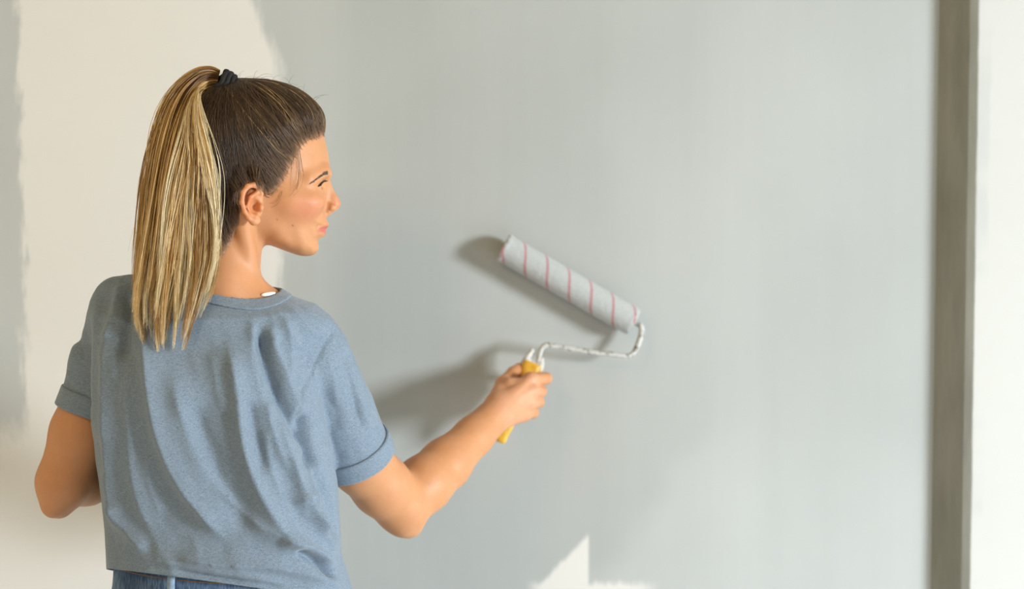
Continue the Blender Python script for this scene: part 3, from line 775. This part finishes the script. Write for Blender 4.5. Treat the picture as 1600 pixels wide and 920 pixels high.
def mat_shirt():
    t = NT('heather_jersey')
    f1 = t.noise(t.coords((620, 620, 1100)), 1.0, 2, .6); f2 = t.noise(t.coords((210, 210, 900)), 1.0, 2, .6); f3 = t.noise(t.coords((900, 900, 900)), 1.0, 1)
    v = t.math('ADD', t.math('MULTIPLY', f1, .5), t.math('ADD', t.math('MULTIPLY', f2, .32), t.math('MULTIPLY', f3, .18)))
    c_ = t.mix(t.step(v, .30, .70), rgba((100, 115, 130)), rgba((142, 157, 172)))
    t.base(c_); t.set(Roughness=.9, Sheen_Weight=.25, Sheen_Roughness=.5, Specular_IOR_Level=.15)
    t.bump(v, .35, .0012); return t.m
M_SHIRT = mat_shirt()
ts = mesh_np('tshirt', Vs2, Qs, M_SHIRT, root)
bm = bmesh.new(); bm.from_mesh(ts.data)
bmesh.ops.bisect_plane(bm, geom=bm.verts[:] + bm.edges[:] + bm.faces[:], plane_co=Vector(hmA - np.array(root.location)) if False else Vector(hmA), plane_no=Vector(hmN), clear_inner=True)
bmesh.ops.delete(bm, geom=[v for v in bm.verts if not v.link_faces], context='VERTS')
# drop loose islands left inside the sleeves
seen = set(); comps = []
bm.verts.ensure_lookup_table()
for v in bm.verts:
    if v.index in seen: continue
    stack = [v]; comp = []
    seen.add(v.index)
    while stack:
        x = stack.pop(); comp.append(x)
        for e in x.link_edges:
            y = e.other_vert(x)
            if y.index not in seen: seen.add(y.index); stack.append(y)
    comps.append(comp)
comps.sort(key=len)
for comp in comps[:-1]: bmesh.ops.delete(bm, geom=comp, context='VERTS')
bm.to_mesh(ts.data); bm.free()
so = ts.modifiers.new('cloth', 'SOLIDIFY'); so.thickness = .0016; so.offset = -1

def shell(name, lo, hi, f, h, mat, parent):
    fl = Field(); c_ = (np.asarray(lo) + np.asarray(hi)) / 2
    fl.add(Prim(f, c_, np.linalg.norm(np.asarray(hi) - np.asarray(lo)) / 2))
    V_, Q_ = surf(fl, lo, hi, h); return mesh_np(name, V_, Q_, mat, parent)
def rmax(a, b, k): return -smin(-a, -b, k)
for C_, ax, sl, hgt in ((CR, axR, slR, .0145), (CLc, axL, slL, .0135)):
    def cuff(p, C_=C_, ax=ax, sl=sl, hgt=hgt):
        d = np.minimum(np.minimum(sl[0].f(p), sl[1].f(p)), body(p) - .002) - .0014 - .0012 * vnoise(p, 60, 5); s_ = np.abs((p - C_) @ ax + .0145) - hgt
        return rmax(np.abs(d) - .0028, s_, .003)
    shell('sleeve_cuff', C_ - .10, C_ + .10, cuff, .0016, M_SHIRT, ts)
def collar(p):
    d = np.minimum(shirt(p) - .0004, body(p) - .003); nd = neck_cut(p)
    return rmax(rmax(np.abs(d) - .0017, np.abs(nd + .0030) - .0052, .002), shirt(p) - .012, .002)
shell('collar', P(354, 460, -.48) + np.array([-.17, -.10, -.07]), P(354, 460, -.48) + np.array([.17, .14, .07]), collar, .0015, M_SHIRT, ts)
# white under-shirt strap showing at the neckline
sp = np.array([hit(x, y, .001) for x, y in np.stack([np.linspace(408, 431, 14), np.interp(np.linspace(408, 431, 14), [408, 420, 431], [461, 460, 458])], 1)])
tube_path('undershirt_strap', sp, .0003 + .0032 * np.sin(np.linspace(0, math.pi, 14)) ** .4, simple('white_cotton', (236, 234, 228), .8, .02), root)

# ------------------------------------------------------------------ jeans and shoes
def mat_denim():
    t = NT('denim'); n1 = t.noise(t.coords((500, 500, 60)), 1.0, 2); n2 = t.noise(t.coords(), 14, 4, .6)
    v = t.math('ADD', t.math('MULTIPLY', n1, .4), t.math('MULTIPLY', n2, .6))
    t.base(t.mix(t.step(v, .35, .68), rgba((44, 70, 104)), rgba((118, 146, 176)))); t.set(Roughness=.85); t.bump(n1, .4, .001); return t.m
M_DENIM = mat_denim(); M_STITCH = simple('stitch_thread', (150, 106, 66), .7, .1)
WX = float(np.interp(1.06, *tabs[0])) - .007; zW = P(0, 892, -.56)[2]
def jeans(p):
    cx_ = WX; a_ = np.interp(p[:, 2], [.80, .90, 1.0, 1.10, 1.2], [.150, .150, .147, .141, .141]); b_ = np.interp(p[:, 2], [.80, .9, 1.0, 1.1, 1.2], [.125, .122, .105, .090, .090])
    u = (p[:, 0] - cx_) / a_; v = (p[:, 1] + .46) / b_; k0 = np.sqrt(u * u + v * v); d = (k0 - 1) * np.minimum(a_, b_)
    d = np.maximum(d, p[:, 2] - zW - .022 + .06 * (p[:, 0] - WX)); d = np.maximum(d, .93 - p[:, 2])
    return d
jf = Field(); jf.add(Prim(jeans, (WX, -.46, .97), .35))
for s in (-1, 1):
    jf.add(rc((WX + s * .078, -.462, .92), (WX + s * .088, -.45, .48), .086, .062), .05)
    jf.add(rc((WX + s * .088, -.45, .48), (WX + s * .095, -.47, .07), .060, .048), .02)
Vj, Qj = surf(jf, (WX - .24, -.66, .0), (WX + .24, -.26, 1.14), .006)
Vj = Vj + nrm(grad(jf, Vj)) * (2.0 * vnoise(Vj, 40, 9) * .001)[:, None]
jn = mesh_np('jeans', Vj, Qj, M_DENIM, root)
zt = lambda p: p[:, 2] - zW - .018 + .06 * (p[:, 0] - WX)
def band(p):
    a_, b_ = .1445, .092; u = (p[:, 0] - WX) / (a_ + (1.08 - p[:, 2]) * .12); v = (p[:, 1] + .46) / (b_ + (1.08 - p[:, 2]) * .12)
    d = (np.sqrt(u * u + v * v) - 1) * b_
    return rmax(np.abs(d) - .0022, np.abs(zt(p) + .014) - .019, .002)
shell('waistband', (WX - .2, -.61, zW - .06), (WX + .2, -.31, zW + .05), band, .0022, M_DENIM, jn)
def ring_pt(ang, z, off=0.0):
    a_, b_ = .1445 + (1.08 - z) * .12 + .004 + off, .092 + (1.08 - z) * .12 + .004 + off
    return np.array([WX + a_ * math.cos(ang), -.46 + b_ * math.sin(ang), z])
for dz in (-.029, .001):
    path = [ring_pt(a, zW + dz + .014 - .06 * (.155 * math.cos(a))) for a in np.linspace(0, 2 * math.pi, 90)]
    tube_path('stitching', path, .0007, M_STITCH, jn, 5)
for px in (268,):
    ang = -math.acos(np.clip((P(px, 905, -.555)[0] - WX) / .158, -1, 1))
    bm = bmesh.new(); prof = []
    zc = zW - .06 * .155 * math.cos(ang)
    for k in range(13):
        u = k / 12; z = zc + .022 - .062 * u; prof.append((z, .0045 * math.sin(math.pi * min(1, u * 1.0)) ** .35 + .001))
    rows = []
    for z, o in prof:
        row = []
        for da, oo in ((-.030, 0), (-.026, .0022), (.026, .0022), (.030, 0)): row.append(bm.verts.new(ring_pt(ang + da * 1.1, z, o + oo)))
        rows.append(row)
    for a, b in zip(rows[:-1], rows[1:]):
        for i in range(3): bm.faces.new((a[i], b[i], b[i + 1], a[i + 1]))
        bm.faces.new((a[3], b[3], b[0], a[0]))
    bm.faces.new(rows[0]); bm.faces.new(rows[-1][::-1]); bmesh.ops.recalc_face_normals(bm, faces=bm.faces[:])
    bm_obj('belt_loop', bm, simple('worn_denim', (136, 158, 182), .85, .2, 300), jn, True)
M_SHOE = simple('canvas_shoe', (210, 208, 202), .7, .04); M_SOLE = simple('rubber_sole', (232, 230, 224), .6, .02)
for s in (-1, 1):
    cx_ = WX + s * .095
    f_ = Field(); f_.add(rc((cx_, -.49, .055), (cx_, -.49, .10), .040, .040)); f_.add(rc((cx_, -.49, .048), (cx_ + s * .012, -.32, .042), .036, .030), .03)
    fl = Field(); fl.add(Prim(lambda p, f_=f_: np.maximum(f_(p), .020 - p[:, 2]), (cx_, -.42, .06), .16))
    V_, Q_ = surf(fl, (cx_ - .07, -.56, .0), (cx_ + .08, -.26, .16), .005); sh = mesh_np('shoe', V_, Q_, M_SHOE, root)
    f2 = Field(); f2.add(Prim(lambda p, f_=f_: rmax(f_(np.stack([p[:, 0], p[:, 1], np.full(len(p), .045)], 1)) - .003, np.abs(p[:, 2] - .012) - .012, .004), (cx_, -.42, .012), .16))
    V_, Q_ = surf(f2, (cx_ - .07, -.57, -.01), (cx_ + .08, -.25, .04), .005); mesh_np('sole', V_, Q_, M_SOLE, sh)

# ------------------------------------------------------------------ hair tie and ponytail
M_TIE = simple('black_elastic', (22, 22, 24), .75, .15, 300, .3)
ts1 = nrm(np.cross(tax, [0, 1, 0])); ts2 = np.cross(tax, ts1)
TC_ = TIEC
for k, (o, r_) in enumerate(((-.0085, .0150), (-.0030, .0172), (.0026, .0172), (.0078, .0158))):
    an = np.linspace(0, 2 * math.pi, 40); wv = .0012 * np.sin(an * 5 + k)
    path = TC_ + tax * (o + wv)[:, None] + (np.cos(an)[:, None] * ts1 + np.sin(an)[:, None] * ts2) * r_
    o_t = tube_path('hair_tie', path, .0036, M_TIE, root, 10) if k == 0 else tube_path('elastic_loop', path, .0036, M_TIE, TIE_O)
    if k == 0: TIE_O = o_t
Lc = np.array([(343, 115), (332, 109), (312, 110), (286, 130), (264, 165), (246, 215), (233, 270), (223, 330), (214, 390), (206, 440), (201, 485), (207, 520), (222, 556)], float)
Rc = np.array([(335, 147), (329, 154), (328, 162), (331, 175), (334, 198), (337, 240), (335, 288), (337, 332), (341, 376), (341, 415), (331, 455), (316, 500), (300, 545)], float)
Yc = np.array([-.456, -.458, -.464, -.472, -.484, -.496, -.507, -.517, -.527, -.542, -.562, -.575, -.580])
Dh = np.array([.010, .012, .016, .021, .026, .031, .034, .034, .032, .027, .020, .015, .012])
Lf, Rf = catmull(Lc, 8, False), catmull(Rc, 8, False); tf = np.linspace(0, 12, len(Lf)); Yf = np.interp(tf, np.arange(13), Yc); Df = np.interp(tf, np.arange(13), Dh)
NC, PER, K = 105, 46, 30
cu = rng.uniform(-.03, .98, NC); cv = rng.uniform(-1, 1, NC) * np.sqrt(np.maximum(1 - (2 * cu - 1) ** 2 * .8, .05))
cend = rng.uniform(8.9, 11.9, NC) - 1.2 * np.abs(cu - .45); cend += (rng.random(NC) < .12) * .6; cend = np.minimum(cend, 12)
cw = rng.normal(size=NC) * .055; cph = rng.uniform(0, 6.28, NC)
N = NC * PER; ci = np.repeat(np.arange(NC), PER)
du = rng.normal(size=N) * .055; dv = rng.normal(size=N) * .13
tend = cend[ci] + rng.uniform(-1.1, .25, N)
s_ = np.linspace(0, 1, K)[None]; tq = s_ * tend[:, None]
clump = 1 - .86 * sm(s_, .5, 1.0)                                         # locks gather towards their tips
u = cu[ci][:, None] + du[:, None] * clump + cw[ci][:, None] * np.sin(s_ * 5 + cph[ci][:, None]) * sm(s_, .2, .6) + .018 * np.sin(s_ * 11 + rng.uniform(0, 6.28, (N, 1)))
v = cv[ci][:, None] + dv[:, None] * clump
li = lambda A: np.interp(tq, tf, A)
lx, ly, rx, ry, yy, dd = li(Lf[:, 0]), li(Lf[:, 1]), li(Rf[:, 0]), li(Rf[:, 1]), li(Yf), li(Df)
px = lx + (rx - lx) * u; py = ly + (ry - ly) * u; Y = yy + dd * v
def Pv(px, py, Y):
    d = FW[None] + UP[None] * ((460 - py.ravel()) / F)[:, None]; d[:, 0] += (px.ravel() - 800) / F
    return CAM + d * ((Y.ravel() - CAM[1]) / d[:, 1])[:, None]
pp = Pv(px, py, Y)
thick = (rng.uniform(.0015, .012, (N, 1)) * np.ones((1, K))).ravel()
lock = np.repeat(tq.ravel()[:, None] > 1.4, 1, 1).ravel()
for _ in range(4):
    for fld in (capF, body, shirt):
        d = chunked(fld, pp); m = (d < thick + (.006 if fld is shirt else 0)) & lock
        if m.any():
            g = nrm(grad(fld, pp[m], .001)); g[:, 1] -= .25; g = nrm(g)
            pp[m] += g * np.minimum(thick[m] + (.006 if fld is shirt else 0) - d[m], .03)[:, None]
pp = pp.reshape(N, K, 3)
for _ in range(7): pp[:, 1:-1] = (pp[:, :-2] + 2 * pp[:, 1:-1] + pp[:, 2:]) / 4
pal = np.stack([lin((88, 60, 34)), lin((162, 118, 64)), lin((216, 174, 106)), lin((240, 210, 152)), lin((248, 232, 194))])
ccl = np.clip(rng.normal(2.0, 1.05, NC) + .9 * np.sin(cu * 21 + .6) + .4 * (cu - .5), 0, 4)
hv = np.clip(ccl[ci] + rng.normal(size=N) * .55, 0, 4)
hs = np.clip(hv[:, None] - 1.1 * (1 - sm(s_, .1, .5)) + .9 * sm(s_, .4, 1), 0, 4)
ix = np.minimum(hs.astype(int), 3); fr = (hs - ix)[..., None]
cp = pal[ix] * (1 - fr) + pal[ix + 1] * fr
rp = .00042 * rng.uniform(.7, 1.3, (N, 1)) * (1 - .75 * sm(s_, .72, 1.0)) * np.ones((N, K))
pony = tubes('ponytail', pp, rp, M_HAIR, root, cp)
# fly-away hairs: off the ponytail and round the face
fly = []
for k in range(26):
    a = rng.integers(0, len(Lf) - 30); p0 = np.array(P(*(Lf[a] + (6, 0)), Yf[a])); L = rng.uniform(.02, .06)
    dr = nrm(np.array([-.75 - rng.random() * .4, rng.normal() * .3, -.5 - rng.random()])); cv_ = np.array([.0, 0, -1.0])
    sq = np.linspace(0, 1, 10)[:, None]; fly.append(p0 + dr * L * sq + cv_ * L * .8 * sq ** 2 + np.array([.5, 0, 0]) * L * rng.random() * sq ** 3)
for k in range(40):
    a0 = hw(rng.uniform(-20, 96), rng.uniform(-20, 20), 0); x_ = rng.uniform(-25, 98)
    z_ = np.interp(x_, [-25, 4, 39, 70, 89, 99], [163, 166, 162, 148, 130, 108]); p0 = hw(x_, rng.uniform(-15, 15), z_ - 1)
    sq = np.linspace(0, 1, 10)[:, None]; L = rng.uniform(.012, .035)
    fly.append(p0 + nrm(HF * rng.uniform(-1, .5) + HU * rng.uniform(.1, .5)) * L * sq + np.array([0, 0, -1]) * L * .5 * sq ** 2)
bs = V[rng.choice(fr_[(q[fr_, 0] > 12)], 420)]; bl = hl(bs)
bdir = nrm((-HF * .7 + HU * .45)[None] + rng.normal(size=(420, 3)) * .18); bL = rng.uniform(.006, .018, (420, 1, 1)); sq = np.linspace(0, 1, 7)[None, :, None]
bp = bs[:, None] + bdir[:, None] * bL * sq
for _ in range(3):
    f_ = bp.reshape(-1, 3); d = chunked(body, f_); bp = bp + (np.clip(.0008 - d, -.004, .004)[:, None] * nrm(grad(body, f_, .001))).reshape(bp.shape)
tubes('baby_hairs', bp, np.full((420, 7), .00014) * np.linspace(1, .4, 7), M_HAIR, root, np.ones((420, 7, 1)) * lin((146, 108, 78)))['kind'] = 'stuff'
def facial(pts_):
    c_ = catmull(pts_, 4, False); s2 = np.linspace(0, 1, 10); i = np.linspace(0, len(c_) - 1, 10); c_ = np.stack([np.interp(i, np.arange(len(c_)), c_[:, k]) for k in range(2)], 1)
    w3 = np.array([P(x, y, -.505) for x, y in c_])
    for _ in range(4):
        d = chunked(body, w3); g = nrm(grad(body, w3)); w3 = w3 + np.where((np.abs(d - .0025) > .0004)[:, None], (.0025 - d)[:, None] * g * .9, 0)
    for _ in range(3): w3[1:-1] = (w3[:-2] + 2 * w3[1:-1] + w3[2:]) / 4
    return w3
loose = [[(474, 236), (476, 262), (472, 285), (462, 302), (452, 310)], [(466, 232), (468, 262), (468, 282), (464, 298)], [(462, 240), (460, 270), (458, 292)],
         [(478, 226), (478, 250), (477, 270)], [(470, 240), (473, 266), (466, 292), (456, 306)], [(443, 299), (438, 313), (431, 320), (422, 323)]]
for l in loose:
    w3 = facial(l)
    for k in range(2): fly.append(w3 + rng.normal(size=3) * .0007 + np.linspace(0, 1, 10)[:, None] * rng.normal(size=3) * .002)
fly = np.array(fly)
flc = np.ones((len(fly), 10, 1)) * np.where(np.arange(len(fly))[:, None, None] < 26, lin((190, 160, 112)), lin((92, 70, 50)))
tubes('stray_hairs', fly, np.full((len(fly), 10), .00020) * np.linspace(1, .5, 10), M_HAIR, root, flc)['kind'] = 'stuff'

# ------------------------------------------------------------------ paint roller
RA, RB = P(786, 386, -.0275), P(990, 503, -.0275)
rt = empty('paint_roller', tuple(mixp(RA, RB, .5)))
rt['label'] = 'paint roller with red-striped pale sleeve and yellow handle, pressed on the grey wall'
rt['category'] = 'paint roller'
ax = nrm(RB - RA); e1 = nrm(np.cross(ax, [0, 1, 0])); e1 = e1 if e1[2] > 0 else -e1; e2 = np.cross(ax, e1); LR = np.linalg.norm(RB - RA)
def mat_sleeve():
    t = NT('roller_nap'); a = t.n('ShaderNodeVertexColor', layer_name='Col'); n_ = t.noise(t.coords(), 260, 4, .7)
    t.base(t.mix(1.0, a.outputs[0], t.mix(n_, (.86, .86, .86, 1), (1.05, 1.05, 1.05, 1)), 'MULTIPLY'))
    t.set(Roughness=.95, Sheen_Weight=.3); t.bump(n_, .4, .003); return t.m
nu, nv = 220, 160
prof_s = np.linspace(0, 1, nu); th = np.linspace(0, 2 * math.pi, nv, endpoint=False)
S_, TH = np.meshgrid(prof_s, th, indexing='ij')
xl = S_ * LR
rr = .0232 * np.ones_like(S_)
endr = np.minimum(xl, LR - xl); rr *= np.where(endr < .005, .93 + .07 * np.sqrt(np.clip(endr / .005, 0, 1)), 1)
rr += .0010 * sm(-xl, -.010, -.003)
base = RA + ax * xl[..., None]
pv = base + rr[..., None] * (np.cos(TH)[..., None] * e1 + np.sin(TH)[..., None] * e2)
nz = vnoise(pv.reshape(-1, 3), 330, 11).reshape(nu, nv) + .6 * vnoise(pv.reshape(-1, 3), 130, 12).reshape(nu, nv)
pv = base + (rr + .0006 * nz)[..., None] * (np.cos(TH)[..., None] * e1 + np.sin(TH)[..., None] * e2)
pv += ax * ((endr < .004) * vnoise(pv.reshape(-1, 3), 300, 13).reshape(nu, nv) * .005)[..., None]
# camera side of the cylinder is -Y: measure the turn from there
camside = math.atan2(-e2[1], -e1[1]); tw = (TH - camside + math.pi) % (2 * math.pi) - math.pi
sgn = -1.0 if e2[2] * math.cos(camside) - e1[2] * math.sin(camside) > 0 else 1.0
PITCH_S = .0405
ph = ((xl - .0005 - sgn * tw / (2 * math.pi) * PITCH_S * 1.75) / PITCH_S + .5) % 1 - .5
stripe = np.exp(-(ph * PITCH_S / (.0024 + .0006 * nz)) ** 4) * .85
cs = lin((188, 192, 192)) + stripe[..., None] * (lin((186, 112, 120)) - lin((188, 192, 192)))
i, j = np.meshgrid(np.arange(nu - 1), np.arange(nv), indexing='ij'); j2 = (j + 1) % nv
Fs = np.stack([i * nv + j, i * nv + j2, (i + 1) * nv + j2, (i + 1) * nv + j], -1).reshape(-1, 4)
Vv = pv.reshape(-1, 3)
sleeve = mesh_np('roller_sleeve', Vv, Fs, mat_sleeve(), rt, cs.reshape(-1, 3))
M_CORE = simple('cardboard_core', (176, 172, 166), .8, .08); M_PWIRE = None
def mat_wire():
    t = NT('paint_crusted_steel'); n_ = t.noise(t.coords(), 130, 4, .65)
    c_ = t.mix(t.step(n_, .36, .5), rgba((112, 104, 92)), rgba((200, 200, 196))); t.base(c_); t.set(Roughness=.45); t.bump(n_, .5, .002); return t.m
M_WIRE = mat_wire()
def lathe(name, a, axis, prof, mat, parent, n=40):
    f1 = nrm(np.cross(axis, [.1, 1, .2])); f2 = np.cross(axis, f1); an = np.arange(n) * 2 * math.pi / n
    V_ = np.concatenate([a + axis * x + r_ * (np.cos(an)[:, None] * f1 + np.sin(an)[:, None] * f2) for x, r_ in prof]); m = len(prof)
    i, j = np.meshgrid(np.arange(m - 1), np.arange(n), indexing='ij'); j2 = (j + 1) % n
    return mesh_np(name, V_, np.stack([i * n + j, i * n + j2, (i + 1) * n + j2, (i + 1) * n + j], -1).reshape(-1, 4), mat, parent)
for a, d_ in ((RA, -ax), (RB, ax)):
    lathe('end_cap', a, d_, [(-.012, .0005), (-.012, .0215), (-.001, .0218), (.0008, .0212), (.0008, .0185), (-.003, .0175), (-.003, .008), (.001, .0065), (.002, .0005)], M_CORE, rt)
# wire frame: out of the right end, down, back along to the handle
wp_ = [RB - ax * .02, RB + ax * .006, P(1001, 509, -.032), P(1002, 521, -.034), P(996, 540, -.038), P(989, 552, -.041), P(979, 556, -.043), P(955, 553, -.045), P(925, 550, -.047), P(890, 544, -.049),
       P(865, 540, -.051), P(853, 539, -.052), P(846, 545, -.053), P(843, 556, -.055), P(839, 572, -.058)]
wc = catmull(np.array(wp_), 8, False)
rad = .0042 + .0012 * vnoise(wc, 110, 21) + .0012 * np.exp(-(np.linalg.norm(wc - P(999, 524, -.04), axis=1) / .016) ** 2)
tube_path('wire_frame', wc, rad, M_WIRE, rt, 12)
# handle
def mat_handle():
    t = NT('yellow_plastic'); n_ = t.noise(t.coords(), 70, 4, .6)
    t.base(t.mix(t.step(n_, .3, .7), rgba((214, 156, 40)), rgba((238, 186, 66)))); t.set(Roughness=.38); return t.m
hax = nrm(HB - HT); hs1 = nrm(np.cross(hax, [0, 1, 0])); hs1 = hs1 if hs1[0] > 0 else -hs1; hs2 = nrm(np.cross(hax, hs1)); hs2 = hs2 if hs2[1] < 0 else -hs2
LH = np.linalg.norm(HB - HT)
prof = [(-.002, .0125, .0085), (.000, .0160, .0110), (.006, .0165, .0115), (.016, .0150, .0115), (.030, .0118, .0105), (.050, .0120, .0108), (.075, .0125, .0112), (.10, .0112, .0102), (LH - .012, .0092, .0088), (LH - .002, .0088, .0082), (LH + .001, .006, .006)]
pr = catmull(np.array(prof), 4, False); an = np.arange(36) * 2 * math.pi / 36
ca, sa = np.cos(an), np.sin(an); sq = (np.abs(ca) ** 3 + np.abs(sa) ** 3) ** (-1 / 3)
Vh = np.concatenate([HT + hax * x + (a_ * ca * sq)[:, None] * hs1 + (b_ * sa * sq)[:, None] * hs2 for x, a_, b_ in pr])
m = len(pr); i, j = np.meshgrid(np.arange(m - 1), np.arange(36), indexing='ij'); j2 = (j + 1) % 36
Fh = np.stack([i * 36 + j, i * 36 + j2, (i + 1) * 36 + j2, (i + 1) * 36 + j], -1).reshape(-1, 4)
Vh = np.concatenate([Vh, [HT - hax * .002, HT + hax * (LH + .001)]]); top = len(Vh) - 2
me = bpy.data.meshes.new('handle'); me.from_pydata([tuple(v_) for v_ in Vh], [], [tuple(f_) for f_ in Fh] + [(top, (k + 1) % 36, k) for k in range(36)] + [(top + 1, (m - 1) * 36 + k, (m - 1) * 36 + (k + 1) % 36) for k in range(36)])
me.polygons.foreach_set('use_smooth', np.ones(len(me.polygons), bool)); hd_o = link('handle', me, mat_handle(), rt)
# paint-crusted fork at the top of the handle
M_CRUST = simple('dried_paint', (208, 205, 198), .6, .08, 90, .4)
ff = Field()
ff.add(rc(HT + hs1 * -.0125 + hax * .004, HT + hs1 * -.0095 - hax * .021, .0060, .0036)); ff.add(rc(HT + hs1 * .0125 + hax * .004, HT + hs1 * .0115 - hax * .012, .0058, .0040))
ff.add(rc(HT + hs1 * -.011, HT + hs1 * .011, .0050, .0050), .005)
V_, Q_ = surf(ff, HT - .04, HT + .04, .0015); V_ = V_ + nrm(grad(ff, V_)) * (vnoise(V_, 260, 31) * .0028)[:, None]
lf = mesh_np('handle_fork', V_, Q_, M_CRUST, hd_o); lf['label'] = 'white dried paint crust on the handle top'
